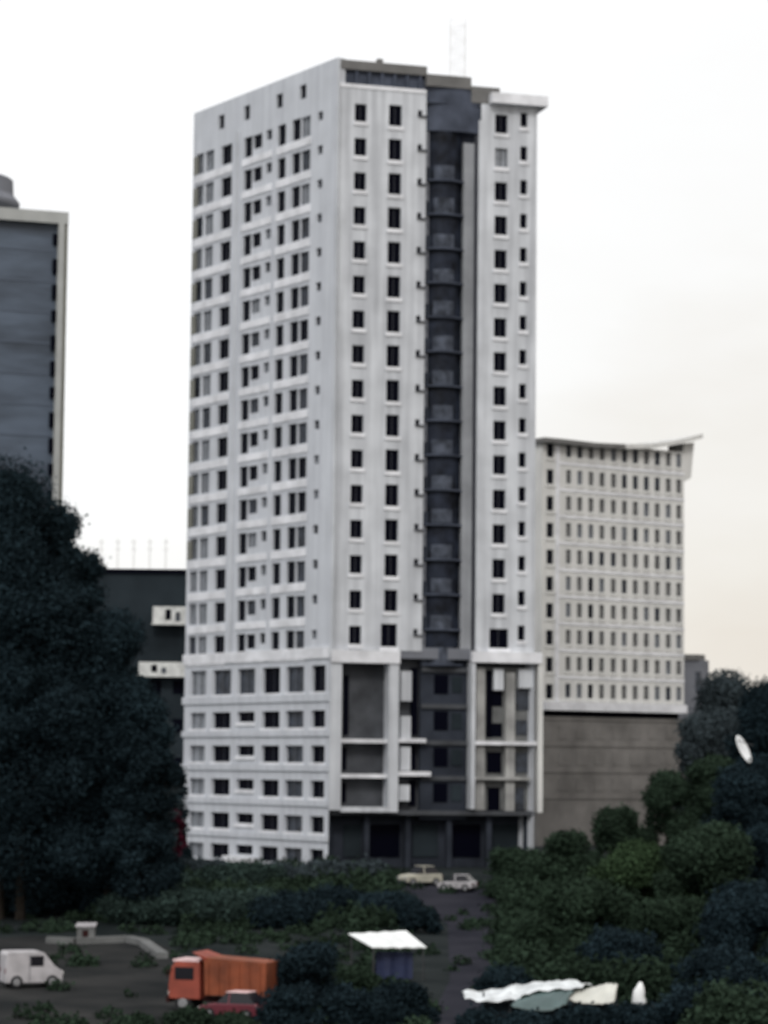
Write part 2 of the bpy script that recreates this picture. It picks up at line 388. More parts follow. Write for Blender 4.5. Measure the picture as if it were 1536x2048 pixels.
# bay recess and curved glass
def arc(a0, a1, dep, bulge, n=8):
    out_ = []
    for i in range(n + 1):
        t = i / n; out_.append(PF.w(a0 + (a1 - a0) * t, 0, dep - bulge * math.sin(math.pi * t))[:2])
    return out_
b = MB()
ag0, ag1 = PF.s_(856), PF.s_(926); zg1 = PF.z_(900, 165); zg0 = PF.z_(900, 1300)
poly = arc(ag0, ag1, .9, .8) + [PF.w(ag1, 0, 1.4)[:2], PF.w(ag0, 0, 1.4)[:2]]
b.prism(poly, zg0 + .3, zg1 - 3.2, 'bay'); bay = b.build('glass_bay', tower)
zs0 = PF.z_(890, 395)
for k in range(-1, 14):
    zc = PF.z_(885, 757) + (5 - k) * FH
    b = MB(); r_ = random.Random(k + 40); pl = arc(ag0 + .15, ag1 - .25, .86, .86)
    lb = MB(); lp = arc(ag0 - .35, ag1 + .25, .45, .75); lb.prism(lp + [PF.w(ag1 + .25, 0, 1.0)[:2], PF.w(ag0 - .35, 0, 1.0)[:2]], zc - .75, zc - .6, 'crown')
    lb.pbox(PF, ag0 - .4, ag0 + .15, zc - .6, zc + .5, .3, .5, 'darkwall'); lb.build('bay_ledge', bay)
    b.prism(pl + [PF.w(ag1 - .25, 0, 1.1)[:2], PF.w(ag0 + .15, 0, 1.1)[:2]], zc - .45 - r_.random() * .2, zc + .6 + r_.random() * .35, 'bay_panel'); b.build('spandrel_panel', bay)
b = MB(); b.pbox(PF, sBayL - .1, sBayR + .1, PF.z_(900, 1630), zroof, 1.4, 1.6, 'crown')
b.pbox(PF, sBayL - .1, ag0 + .05, zpod, zg1 - 2, .55, 1.39, 'brick'); b.build('recess_wall', tower)
b = MB(); b.pbox(PF, ag1, PF.s_(947), zpod + .2, PF.z_(940, 285), .35, 1.38, 'strip'); b.build('pilaster', tower)
b = MB(); b.pbox(PF, PF.s_(954), sBayR + .03, zpod + .2, PF.z_(955, 240), .05, 1.38, 'wall'); b.build('pilaster', tower)
b = MB(); b.tube([PF.w(PF.s_(950.5), zpod, .3), PF.w(PF.s_(950.5), PF.z_(950, 260), .3)], .12, 'frame'); b.build('downpipe', tower)
# crown
b = MB()
a0, a1 = PF.s_(679, 150), PF.s_(853, 150)
zc1 = PF.z_(760, 121)
b.pbox(PF, a0, a1, zwall + .02, zc1 - 1.0, .55, .9, 'crown')
b.pbox(PF, a0, a1 + .1, zc1 - 1.0, zc1 - .15, .1, .9, 'crown_top')
for i in range(7):
    a = a0 + .5 + i * (a1 - a0 - 1) / 6; b.pbox(PF, a - .14, a + .14, zwall + .01, zc1 - 1.0, .25, .54, 'crown')
b.pbox(PF, PF.s_(757, 118), PF.s_(768, 118), zc1 - .15, zc1 + .25, .3, .8, 'crown_top'); b.build('parapet', tower)
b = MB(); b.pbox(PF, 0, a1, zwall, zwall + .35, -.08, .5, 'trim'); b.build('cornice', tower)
b = MB(); z1 = PF.z_(900, 152)
b.prism(arc(PF.s_(851, 200), PF.s_(990, 200), .5, .55) + [PF.w(PF.s_(990, 200), 0, 3)[:2], PF.w(PF.s_(851, 200), 0, 3)[:2]], PF.z_(900, 262), z1 - 1.1, 'crown')
b.build('crown_drum', tower)
b = MB(); b.pbox(PF, PF.s_(853, 155), PF.s_(942, 155), z1 - 1.1, z1, -.15, 3, 'crown_top'); b.pbox(PF, PF.s_(943, 170), PF.s_(1000, 170), z1 - 2.3, z1 - .75, .0, 3.2, 'crown_top')
b.build('roof_beam', tower)
b = MB(); b.pbox(PF, PF.s_(978, 210), PF.s_(1090, 205), zwR, zwR + .95, -.9, 4, 'trim')
b.build('roof_canopy', tower)
# podium frames on the front
def fr(name, pa, pb, ya, yb, d0, d1, key, parent=tower, yref=1450):
    q = MB(); q.pbox(PF, PF.s_(pa, yref), PF.s_(pb, yref), PF.z_((pa + pb) / 2, yb), PF.z_((pa + pb) / 2, ya), d0, d1, key); return q.build(name, parent)
fr('corner_pillar', 658, 681, 1302, 1620, -.35, 1.2, 'wall')
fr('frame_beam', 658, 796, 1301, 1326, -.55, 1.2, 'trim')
fr('frame_pillar', 775, 795, 1326, 1614, -.4, 1.2, 'wall')
fr('frame_sill', 681, 795, 1614, 1624, -.38, 1.2, 'wall')
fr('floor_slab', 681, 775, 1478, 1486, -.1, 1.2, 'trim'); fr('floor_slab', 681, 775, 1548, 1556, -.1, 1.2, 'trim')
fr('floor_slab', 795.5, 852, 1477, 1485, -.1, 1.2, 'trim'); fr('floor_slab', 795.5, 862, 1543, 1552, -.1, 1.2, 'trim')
fr('balcony_block', 803, 824, 1342, 1402, .2, 1.2, 'wall'); fr('balcony_block', 803, 823, 1432, 1477, .2, 1.2, 'wall'); fr('balcony_block', 803, 823, 1494, 1541, .2, 1.2, 'wall'); fr('balcony_block', 801, 822, 1570, 1602, .2, 1.2, 'wall')
fr('back_wall', 679, 1082, 1303, 1630, 1.3, 1.6, 'recess')
fr('door_opening', 694, 704, 1350, 1470, 1.2, 1.29, 'glass'); fr('door_opening', 692, 701, 1495, 1540, 1.2, 1.29, 'glass'); fr('door_opening', 692, 701, 1566, 1605, 1.2, 1.29, 'glass')
fr('door_opening', 828, 842, 1335, 1470, 1.1, 1.29, 'glass'); fr('door_opening', 827, 840, 1490, 1540, 1.1, 1.29, 'glass'); fr('door_opening', 827, 840, 1560, 1612, 1.1, 1.29, 'glass')
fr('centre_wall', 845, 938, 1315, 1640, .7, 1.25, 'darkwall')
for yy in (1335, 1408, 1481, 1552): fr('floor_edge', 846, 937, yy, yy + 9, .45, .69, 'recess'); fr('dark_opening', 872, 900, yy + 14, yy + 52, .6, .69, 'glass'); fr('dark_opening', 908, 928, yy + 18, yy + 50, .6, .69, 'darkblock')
fr('centre_ledge', 800, 940, 1296, 1318, .1, 1.28, 'brick')
fr('frame_beam', 940, 1080, 1304, 1326, -.55, 1.2, 'trim')
fr('frame_pillar', 940, 948, 1326, 1618, -.4, 1.2, 'wall'); fr('frame_pillar', 1074, 1083, 1327, 1625, -.4, 1.2, 'warmwall')
fr('back_panel', 948.5, 1073.5, 1335, 1620, .9, 1.28, 'concrete')
for (a, bb, y0, y1) in ((978, 990, 1340, 1475), (985, 1010, 1382, 1412), (983, 1010, 1446, 1474), (980, 1009, 1504, 1546), (982, 1006, 1575, 1625), (1036, 1072, 1378, 1420), (1038, 1060, 1440, 1470), (1037, 1062, 1505, 1545), (1037, 1055, 1575, 1620)):
    fr('loggia_window', a, bb, y0, y1, .80, .89, 'glass' if a < 1000 else 'glass_mid')
fr('loggia_window', 1068, 1073, 1330, 1385, .5, .85, 'glass')
fr('balcony_block', 990, 1009, 1338, 1380, .3, .88, 'wall'); fr('balcony_block', 1040, 1066, 1338, 1376, .3, .88, 'wall')
fr('column', 955, 972, 1335, 1620, .3, .88, 'bayred'); fr('column', 1014, 1032, 1345, 1622, .3, .88, 'bayred')
fr('floor_slab', 948.5, 1073.5, 1483, 1490, -.1, .79, 'trim'); fr('floor_slab', 948.5, 1060, 1554, 1560, -.1, .79, 'bayred')
# recessed ground storeys
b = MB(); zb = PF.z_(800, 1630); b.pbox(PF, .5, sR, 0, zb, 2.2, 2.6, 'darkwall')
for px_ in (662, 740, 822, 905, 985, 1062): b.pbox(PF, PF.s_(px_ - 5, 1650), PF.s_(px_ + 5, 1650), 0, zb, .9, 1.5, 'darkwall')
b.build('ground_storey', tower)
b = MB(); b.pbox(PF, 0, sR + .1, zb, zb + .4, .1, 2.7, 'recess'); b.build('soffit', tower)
for i, (a, bb) in enumerate(((700, 735), (750, 812), (840, 890), (920, 975), (1000, 1050))):
    fr('shopfront', a, bb, 1650, 1715, 2.05, 2.19, 'glass' if i % 2 else 'darkblock', yref=1680)
# roof things behind the parapet
b = MB(); cpt = Vector((K.x, K.y)) + PF.u * (sR * .55) + PL.u * 9
b.box(cpt.x - 4, cpt.x + 4, cpt.y - 3, cpt.y + 3, zroof, zroof + 2.0, 'wall'); b.build('stair_head', tower)

# pale lattice mast on the roof
mp_ = at(915, 130, 258)
mast = thing('lattice_mast', 'faint pale lattice mast standing above the tallest tower roof', 'mast', (mp_.x, mp_.y, zroof))
zt = at(915, 40, 258).z
b = MB(); hw = .75
cs = [(mp_.x + sx * hw, mp_.y + sy * hw) for sx, sy in ((-1, -1), (1, -1), (1, 1), (-1, 1))]
for c in cs: b.tube([(c[0], c[1], zroof), (c[0], c[1], zt)], .03, 'palepole', 5)
b.build('legs', mast)
b = MB(); z = zroof; k = 0
while z < zt - .8:
    for i in range(4):
        c, d = cs[i], cs[(i + 1) % 4]; b.tube([(c[0], c[1], z), (d[0], d[1], z)], .02, 'palepole', 4)
        if k % 2 == 0: c, d = d, c
        b.tube([(c[0], c[1], z), (d[0], d[1], z + .8)], .02, 'palepole', 4)
    z += .8; k += 1
b.build('bracing', mast)

# ------------------------------------------------------------------ right apartment block
dR = ray(768 + 8000, 1610); Q0 = at(1083, 1150, 312.0)
PR = Plane((Q0.x, Q0.y), (dR.x, dR.y))
rb = thing('apartment_block', 'lower white block behind the tower, ten rows of narrow grey windows, swept roof', 'apartment building', (Q0.x, Q0.y, 0))
zt_r = PR.z_(1250, 893); zb_r = PR.z_(1250, 1424); sE = PR.s_(1368, 1150)
rh = (PR.z_(1100, 900) - PR.z_(1100, 1383)) / 9
holes = []; rw = []
cx = [1137, 1159.5, 1182, 1204, 1227, 1249, 1271, 1293, 1315, 1337, 1358]
for k in range(10):
    zc = PR.z_(1100, 900) - rh * k
    a0, a1 = PR.s_(1093, 1150), PR.s_(1107, 1150); hh = (a0, a1, zc - .85, zc + .85); holes.append(hh); rw.append((4, PR, *hh, .25, 'glass', True))
    zc2 = PR.z_(1182, 958) + rh * (1 - k)
    rr = random.Random(k)
    for i, x in enumerate(cx):
        hh = (PR.s_(x - 5.5, 1150), PR.s_(x + 5.0, 1150), zc2 - .80, zc2 + .85); holes.append(hh)
        rw.append((2 if i < 10 and i > 1 else 1, PR, *hh, .2, rr.choice(['glass_right', 'glass_right', 'glass_right', 'glass_mid', 'glass_pale'] if i != 2 or k < 4 else ['glass_mid', 'glass']), True))
b = MB(); b.wall(PR, 0, sE, zb_r, zt_r, holes, .25, 'warmwall')
e0 = Vector(PR.w(0, 0)[:2]); e1 = Vector(PR.w(sE, 0)[:2]); inn = -PR.n * 16
for a, c in ((e0 + inn, e0), (e1, e1 + inn), (e1 + inn, e0 + inn)):
    b.face([(a.x, a.y, zb_r), (c.x, c.y, zb_r), (c.x, c.y, zt_r), (a.x, a.y, zt_r)], 'warmwall')
b.face([(p.x, p.y, zb_r) for p in (e0, e0 + inn, e1 + inn, e1)], 'warmwall')
b.build('wall', rb)
window_part(rw, 'window', rb, 'warmwall')
for k in range(9):
    b = MB(); zc = PR.z_(1182, 958) + rh * (.5 - k); b.pbox(PR, PR.s_(1118, 1150), sE, zc - .16, zc + .14, -.09, -.003, 'trim'); b.build('floor_band', rb)
b = MB(); a0, a1 = PR.s_(1111, 1150), PR.s_(1117, 1150); b.pbox(PR, a0, a1, zb_r, zt_r - .5, -.15, -.003, 'trim'); b.build('rib', rb)
# swept roof: thin slab whose front edge sags and rises to a point on the right
b = MB(); pr = [(1078, 876), (1120, 880), (1180, 887), (1240, 890), (1290, 889), (1330, 884), (1365, 877), (1394, 869)]
pts = [PR.sz(x, y) for x, y in pr]
for (a, za), (c, zc) in zip(pts, pts[1:]):
    b.hexa([PR.w(a, za - .55, -1.1), PR.w(c, zc - .55, -1.1), PR.w(c, zc - .55, 17), PR.w(a, za - .55, 17), PR.w(a, za, -1.1), PR.w(c, zc, -1.1), PR.w(c, zc, 17), PR.w(a, za, 17)], 'crown_top' if a < PR.s_(1235) else 'warmwall')
b.build('roof', rb)
b = MB(); a0, a1 = PR.s_(1371), PR.s_(1387)
b.hexa([PR.w(sE + .02, PR.z_(1378, 965), .1), PR.w(a1 - .3, PR.z_(1378, 955), .1), PR.w(a1 - .3, PR.z_(1378, 955), 3), PR.w(sE + .02, PR.z_(1378, 965), 3),
        PR.w(sE + .02, PR.z_(1380, 888), .1), PR.w(a1 + .2, PR.z_(1380, 884), .1), PR.w(a1 + .2, PR.z_(1380, 884), 3), PR.w(sE + .02, PR.z_(1380, 888), 3)], 'warmwall'); b.build('corner_fin', rb)
b = MB(); b.pbox(PR, PR.s_(1088), sE + .1, zb_r, zb_r + 1.0, -.5, -.003, 'trim'); b.build('transfer_beam', rb)
b = MB(); b.pbox(PR, PR.s_(1085), sE - .2, zb_r - .7, zb_r - .01, .8, 15.5, 'glass')  # near-black strip: shadow under the overhang put into the colour
b.pbox(PR, PR.s_(1080), sE + .6, 0, zb_r - .7, .15, 16, 'podium'); b.build('podium', rb)
for j in range(3):
    for i in range(7):
        x = 1118 + i * 36; y = 1452 + j * 52
        b = MB(); b.pbox(PR, PR.s_(x, 1500), PR.s_(x + 20, 1500), PR.z_(x, y + 26), PR.z_(x, y), .09, .16, 'podium'); b.build('blind_panel', rb)
for j in range(4):
    z = PR.z_(1220, 1440 + j * 52); b = MB(); b.pbox(PR, PR.s_(1080), sE + .6, z - .12, z + .12, .05, .149, 'podium'); b.build('string_course', rb)

# small grey block behind it
p = at(1375, 1400, 345); q = at(1420, 1400, 345); zt_ = at(1398, 1320, 345).z
gb = thing('stair_tower', 'small grey concrete block peeping out right of the white block above the trees', 'building', (p.x, p.y, 0))
b = MB(); b.prism([(p.x - 3, p.y), (q.x - .9, p.y), (q.x, p.y + 1.2), (q.x, p.y + 8), (p.x - 3, p.y + 8)], 0, zt_, 'brick'); b.build('wall', gb)
b = MB(); b.prism([(p.x - 3, p.y - .3), (q.x - 1.5, p.y - .3), (q.x - .5, p.y + 1), (q.x - .5, p.y + 8.3), (p.x - 3, p.y + 8.3)], zt_, zt_ + .7, 'crown_top'); b.build('parapet', gb)
b = MB(); b.box(p.x + 1.0, p.x + 1.7, p.y - .06, p.y - .01, zt_ - 4, zt_ - 1.5, 'glass_mid'); b.build('window', gb)

# ------------------------------------------------------------------ glass office tower on the left
dG = ray(768 + 16000, 1690); G0 = at(132, 700, 300.0)
PG = Plane((G0.x, G0.y), (dG.x, dG.y))
gt = thing('office_tower', 'dark slate glass tower with a pale frame at the left edge', 'office building', (G0.x, G0.y, 0))
zgt = PG.z_(130, 424); s1 = 0.0; s0 = PG.s_(-420)
sa = PG.s_(109, 700)
b = MB(); b.pbox(PG, s0, sa + .3, 0, zgt - 1.4, .9, 1.4, 'tower_glass'); gw = b.build('curtain_wall', gt)
for k in range(16):
    z = zgt - 4.4 - k * 3.5
    if z < 5: break
    b = MB(); b.pbox(PG, s0 + .1, sa - .05, z - .12, z + .1, .84, .897, 'tower_line'); b.build('joint', gw)
b = MB()
b.pbox(PG, s0, 0, zgt - 1.35, zgt, 0, 1.45, 'beige'); b.build('frame_top', gt)
b = MB(); b.pbox(PG, sa + .22, -.45, 0, zgt - 1.35, 0, 1.45, 'beige'); b.build('frame_side', gt)
b = MB(); b.pbox(PG, -.45, 0, 0, zgt - 1.35, .25, 1.45, 'olive'); b.build('frame_return', gt)
b = MB(); b.pbox(PG, s0, -.1, 0, zgt - .5, 1.46, 22, 'beige'); b.build('body', gt)
for k in range(18):
    z = zgt - 3.2 - k * 2.9
    b = MB(); b.pbox(PG, sa - .28, sa + .2, z - (.9 if k % 3 else .5), z + .75, .5, .88, 'glass'); b.build('slot', gt)
# rooftop plant with a flared rim on a narrow neck
cx_ = PG.s_(-70); prof = [(1.0, 0), (5.1, 0), (4.8, .5), (4.9, 1.2), (6.5, 1.6), (6.6, 2.0), (5.9, 2.9), (5.8, 4.6), (5.5, 4.8), (0.9, 4.8)]
c0 = PG.w(cx_, 0, 8); sc_ = (PG.s_(38) - cx_) / 5.7
rings = 24; b = MB()
for (r0, z0), (r1, z1) in zip(prof, prof[1:]):
    for i in range(rings):
        t0, t1 = 2 * math.pi * i / rings, 2 * math.pi * (i + 1) / rings
        P_ = lambda r, z, t: (c0[0] + r * sc_ * math.cos(t), c0[1] + r * .9 * math.sin(t), zgt - .3 + z * 1.03)
        b.face([P_(r0, z0, t0), P_(r0, z0, t1), P_(r1, z1, t1), P_(r1, z1, t0)], 'brick')
b.face([(c0[0] + 5.5 * sc_ * math.cos(2 * math.pi * i / rings), c0[1] + 5.5 * .9 * math.sin(2 * math.pi * i / rings), zgt - .3 + 4.8 * 1.03) for i in range(rings)], 'brick')
b.build('rooftop_drum', gt)

# dark flat-roofed block between the trees and the tower
p = at(150, 1300, 296); q = at(392, 1300, 296); zt_ = at(280, 1138, 296).z
db = thing('dark_block', 'dark flat-roofed block with pale balconies left of the tallest tower', 'building', (p.x, p.y, 0))
b = MB(); b.box(p.x, q.x, p.y, p.y + 14, 0, zt_ - .5, 'darkblock'); b.build('wall', db)
b = MB(); b.box(p.x - .2, q.x + .2, p.y - .25, p.y + 14.2, zt_ - .5, zt_, 'glass'); b.build('roof', db)
for (x0, x1, y0, y1) in ((306, 374, 1214, 1246), (278, 374, 1325, 1350)):
    a = at(x0, y1, 295); c = at(x1, y0, 295); bl = MB()
    bl.box(a.x, c.x, p.y - 1.6, p.y - 1.45, a.z, c.z, 'balcony'); bl.box(a.x, a.x + .12, p.y - 1.44, p.y - .01, a.z, c.z, 'balcony'); bl.box(a.x - .1, c.x, p.y - 1.7, p.y - .01, a.z - .2, a.z - .01, 'balcony')
    o = bl.build('balcony', db)
    w_ = MB(); w_.box(a.x + 1.4, a.x + 2.0, p.y - 1.68, p.y - 1.62, a.z + .35, c.z - .3, 'glass'); w_.build('opening', o)
    w_ = MB(); w_.box(a.x + 2.5, a.x + 3.0, p.y - 1.68, p.y - 1.62, a.z + .2, c.z - .6, 'glass_mid'); w_.build('opening', o)
for i in range(5):
    for j in range(4):
        bl = MB(); x = p.x + 1.2 + i * 2.4; z = 4 + j * 4.2
        bl.box(x, x + 1.1, p.y - .05, p.y - .004, z, z + 1.5, 'glass'); bl.build('window', db)

# five far masts on the horizon, made very thin and pale to carry the haze
for i, x in enumerate((203, 236, 268, 300, 332)):
    t_ = at(x, 1078, 900); bt = MB(); bt.tube([(t_.x, t_.y, 0), (t_.x, t_.y, t_.z)], [.35, .18], 'palepole', 6)
    for zz in (1, 3.5): bt.tube([(t_.x - .9, t_.y, t_.z - zz), (t_.x + .9, t_.y, t_.z - zz)], .14, 'palepole', 5)
    ordn = ['leftmost of the five, beside the big tree', 'second from the left', 'middle one of the five', 'second from the right', 'rightmost of the five, nearest the tower'][i]
    tag(bt.build('thin_mast'), 'very faint thin pale mast on the horizon, ' + ordn, 'mast', 'faint pale masts beyond the dark flat roof')

# ------------------------------------------------------------------ vegetation
def leaf_mesh(name, centers, radii, n, size, rng, key, parent, squash=1.0, origin=None):
    centers = np.array(centers); radii = np.array(radii); wgt = radii ** 2; wgt = wgt / wgt.sum()
    idx = rng.choice(len(radii), n, p=wgt)
    d = rng.normal(size=(n, 3)); d /= np.linalg.norm(d, axis=1)[:, None]
    rad = radii[idx] * (0.55 + 0.5 * rng.random(n) ** .7)
    d2 = d.copy(); d2[:, 2] *= squash
    rad *= 1 + (rng.random(n) < .10) * rng.random(n) * .30
    c = centers[idx] + d2 * rad[:, None]
    c += rng.normal(size=(n, 3)) * .12
    a = rng.normal(size=(n, 3)); nrm = d * .9 + a * .7; nrm /= np.linalg.norm(nrm, axis=1)[:, None]
    t = np.cross(nrm, rng.normal(size=(n, 3))); t /= np.linalg.norm(t, axis=1)[:, None]; bb = np.cross(nrm, t)
    s = (size * (.55 + .9 * rng.random(n)))[:, None]
    v = np.empty((n, 4, 3)); v[:, 0] = c - t * s * .5; v[:, 1] = c - bb * s * .32; v[:, 2] = c + t * s * .5; v[:, 3] = c + bb * s * .32
    o = np.array(origin); v = v.reshape(-1, 3) - o
    me = bpy.data.meshes.new(name); me.vertices.add(4 * n); me.loops.add(4 * n); me.polygons.add(n)
    me.vertices.foreach_set('co', v.astype(np.float32).ravel()); me.loops.foreach_set('vertex_index', np.arange(4 * n, dtype=np.int32))
    me.polygons.foreach_set('loop_start', np.arange(0, 4 * n, 4, dtype=np.int32))
    me.update(calc_edges=True); me.materials.append(M[key])
    ob = bpy.data.objects.new(name, me); COL.objects.link(ob)
    if parent is not None: ob.parent = parent; ob.location = Vector(origin) - Vector(parent['_w'])
    else: ob.location = Vector(origin)
    return ob
def tree(px, ytop, Y, r, key, label, kind='tree', group=None, dens=1.0, low=.25, leaf=None):
    base = gx(px, Y); top = at(px, ytop, Y).z; h = top - base.z
    rng = np.random.default_rng(int(px * 7 + ytop * 3 + Y)); rnd = random.Random(int(px + ytop * 5))
    nm = {'tree': 'broadleaf_tree', 'shrub': 'shrub'}[kind]
    t = thing(nm, label, kind, base, group)
    cb = h * low; ch = h - cb                       # crown from cb up to h
    if ch > 2.6 * r: nl = int(20 + ch * 2.0)
    else: nl = 24
    cs, rs = [], []; tries = 0
    while len(cs) < nl:
        u = rng.random(); z = cb + ch * u
        prof_ = math.sin(math.pi * min(1, .16 + .84 * u) ** .8) ** .5 if u < .97 else .25
        lr = r * rng.uniform(.16, .44); a = rng.random() * 2 * math.pi
        rr = max(0, r * prof_ * rng.uniform(.85, 1.15) - lr * .55) * rng.random() ** .45
        z = min(z, h - lr * .8); z = max(z, lr * .7)
        cs.append((base.x + rr * math.cos(a), base.y + rr * math.sin(a), base.z + z)); rs.append(lr)
    cs.append((base.x + rnd.uniform(-.2, .2) * r, base.y, base.z + h - r * .34)); rs.append(r * .34)
    if h > 3 * r:                                    # long column: fill the middle
        k = int(h / r)
        for i in range(k): cs.append((base.x, base.y, base.z + cb + (ch - r * .5) * i / max(1, k - 1) + r * .2)); rs.append(r * .6)
    sz = leaf or (.13 + .0007 * Y)
    area = 4 * math.pi * sum(q * q for q in rs)
    n = int(min(64000, area * dens * 2.2 / (sz * sz * .5)))
    leaf_mesh('crown', cs, rs, n, sz, rng, key, t, .85, origin=(base.x, base.y, base.z + cb))
    b_ = MB(); lean = rnd.uniform(-.03, .03) * h
    tr = max(.06, h * .016)
    tp = [(base.x, base.y, base.z - .2), (base.x + lean * .3, base.y, base.z + h * .3), (base.x + lean, base.y, base.z + h * .62), (base.x + lean * 1.2, base.y, base.z + h * .85)]
    b_.tube(tp, [tr, tr * .75, tr * .42, tr * .15], 'bark', 8)
    for i in range(6):
        c = cs[rnd.randrange(len(cs))]; z = base.z + h * rnd.uniform(.25, .6); f = (z - base.z) / h
        b_.tube([(base.x + lean * f, base.y, z), ((base.x + c[0]) / 2, (base.y + c[1]) / 2, (z + max(c[2], z)) / 2 + .2), (c[0], c[1], max(c[2], z + .3))], [tr * .4, tr * .25, tr * .08], 'bark', 6)
    b_.build('trunk' if kind == 'tree' else 'stem', t, origin=tuple(base))
    return t
TR = [
 (-5, 945, 168, 4.9, 'leaf', 'tallest dark tree at the left edge, in front of the glass tower', 'tree', .2),
 (92, 1022, 176, 3.1, 'leaf', 'dark tree whose rounded top meets the foot of the pale frame of the glass tower', 'tree', .2),
 (158, 1115, 178, 2.2, 'leaf', 'narrow dark tree just right of the glass tower, sloping down to the flat roof', 'tree', .2),
 (40, 1160, 158, 5.5, 'leaf', 'broad dark tree at the left edge, below the tallest one', 'tree', .15),
 (215, 1240, 182, 3.6, 'leaf', 'dark tree in front of the dark flat-roofed block', 'tree', .15),
 (275, 1395, 190, 3.0, 'leaf', 'dark tree below the lower pale balcony', 'tree', .15),
 (312, 1450, 215, 1.9, 'leaf_h', 'greyish small tree touching the left edge of the tall tower podium', 'tree', .2),
 (110, 1400, 160, 4.2, 'leaf', 'dark tree in the middle of the left thicket', 'tree', .1),
 (205, 1520, 172, 3.6, 'leaf', 'dark bushy tree left of the red shrub', 'tree', .08),
 (342, 1545, 226, 1.7, 'leaf', 'small dark tree covering the lower left corner of the tall tower', 'tree', .15),
 (285, 1560, 200, 2.2, 'leaf', 'dark tree left of the podium below the greyish small tree', 'tree', .1),
 (1478, 1548, 190, 2.6, 'leaf', 'dark tree directly below the white dish', 'tree', .1),
 (20, 1560, 162, 4.5, 'leaf', 'low dark tree at the left edge above the white van', 'tree', .05),
 (150, 1660, 166, 3.4, 'leaf', 'low dark tree above the pale kerb', 'tree', .05),
 (1452, 1360, 300, 4.6, 'leaf_h', 'hazy grey green rounded tree right of the small grey block', 'tree', .15),
 (1538, 1378, 262, 4.0, 'leaf', 'dark tree at the right edge against the sky', 'tree', .15),
 (1398, 1440, 262, 2.9, 'leaf_h', 'hazy grey green tree at the right end of the brown podium wall', 'tree', .1),
 (1425, 1515, 225, 3.2, 'leaf_g', 'dark tree below left of the white dish', 'tree', .1),
 (1335, 1545, 232, 2.7, 'leaf_g', 'tree with ragged top in front of the brown podium wall', 'tree', .1),
 (1520, 1530, 200, 3.2, 'leaf', 'dark tree at the right edge, right of and below the white dish', 'tree', .1),
 (1235, 1615, 214, 2.7, 'leaf_g', 'tree reaching up the middle of the brown podium wall', 'tree', .08),
 (1125, 1665, 206, 2.9, 'leaf_g', 'dark tree at the foot of the right podium frame', 'tree', .08),
 (1030, 1695, 212, 2.2, 'leaf_g', 'small dark tree right of the white parked car', 'tree', .05),
 (1285, 1685, 185, 3.6, 'leaf_b', 'brightest green tree on the right slope', 'tree', .06),
 (1430, 1650, 178, 4.0, 'leaf_g', 'dark tree right of the brightest green tree', 'tree', .06),
 (1160, 1760, 172, 3.2, 'leaf_g', 'green tree below left of the brightest green tree', 'tree', .05),
 (1350, 1800, 165, 3.7, 'leaf_g', 'wide green tree above the small white sack', 'tree', .05),
 (1510, 1770, 160, 3.6, 'leaf', 'dark tree in the lower right corner', 'tree', .05),
 (1055, 1830, 165, 2.2, 'leaf_g', 'dark bushy tree on the right side of the path', 'tree', .05),
 (1225, 1860, 156, 2.6, 'leaf', 'dark low tree behind the long white tarpaulin', 'tree', .05),
 (1450, 1900, 150, 2.6, 'leaf', 'dark low tree right of the small white sack', 'tree', .05),
 (628, 1890, 146, 2.3, 'leaf', 'dark round tree right of the orange truck', 'tree', .05),
]
for (px, yt, Y, r, key, lab, kind, low) in TR:
    if px < 320 and Y < 186: r *= 192 / Y; Y = 191 + (px * 7 % 9)
    if px > 1000: r *= 1.12
    tree(px, yt, Y, r, key, lab, kind, None, 1.0, low)
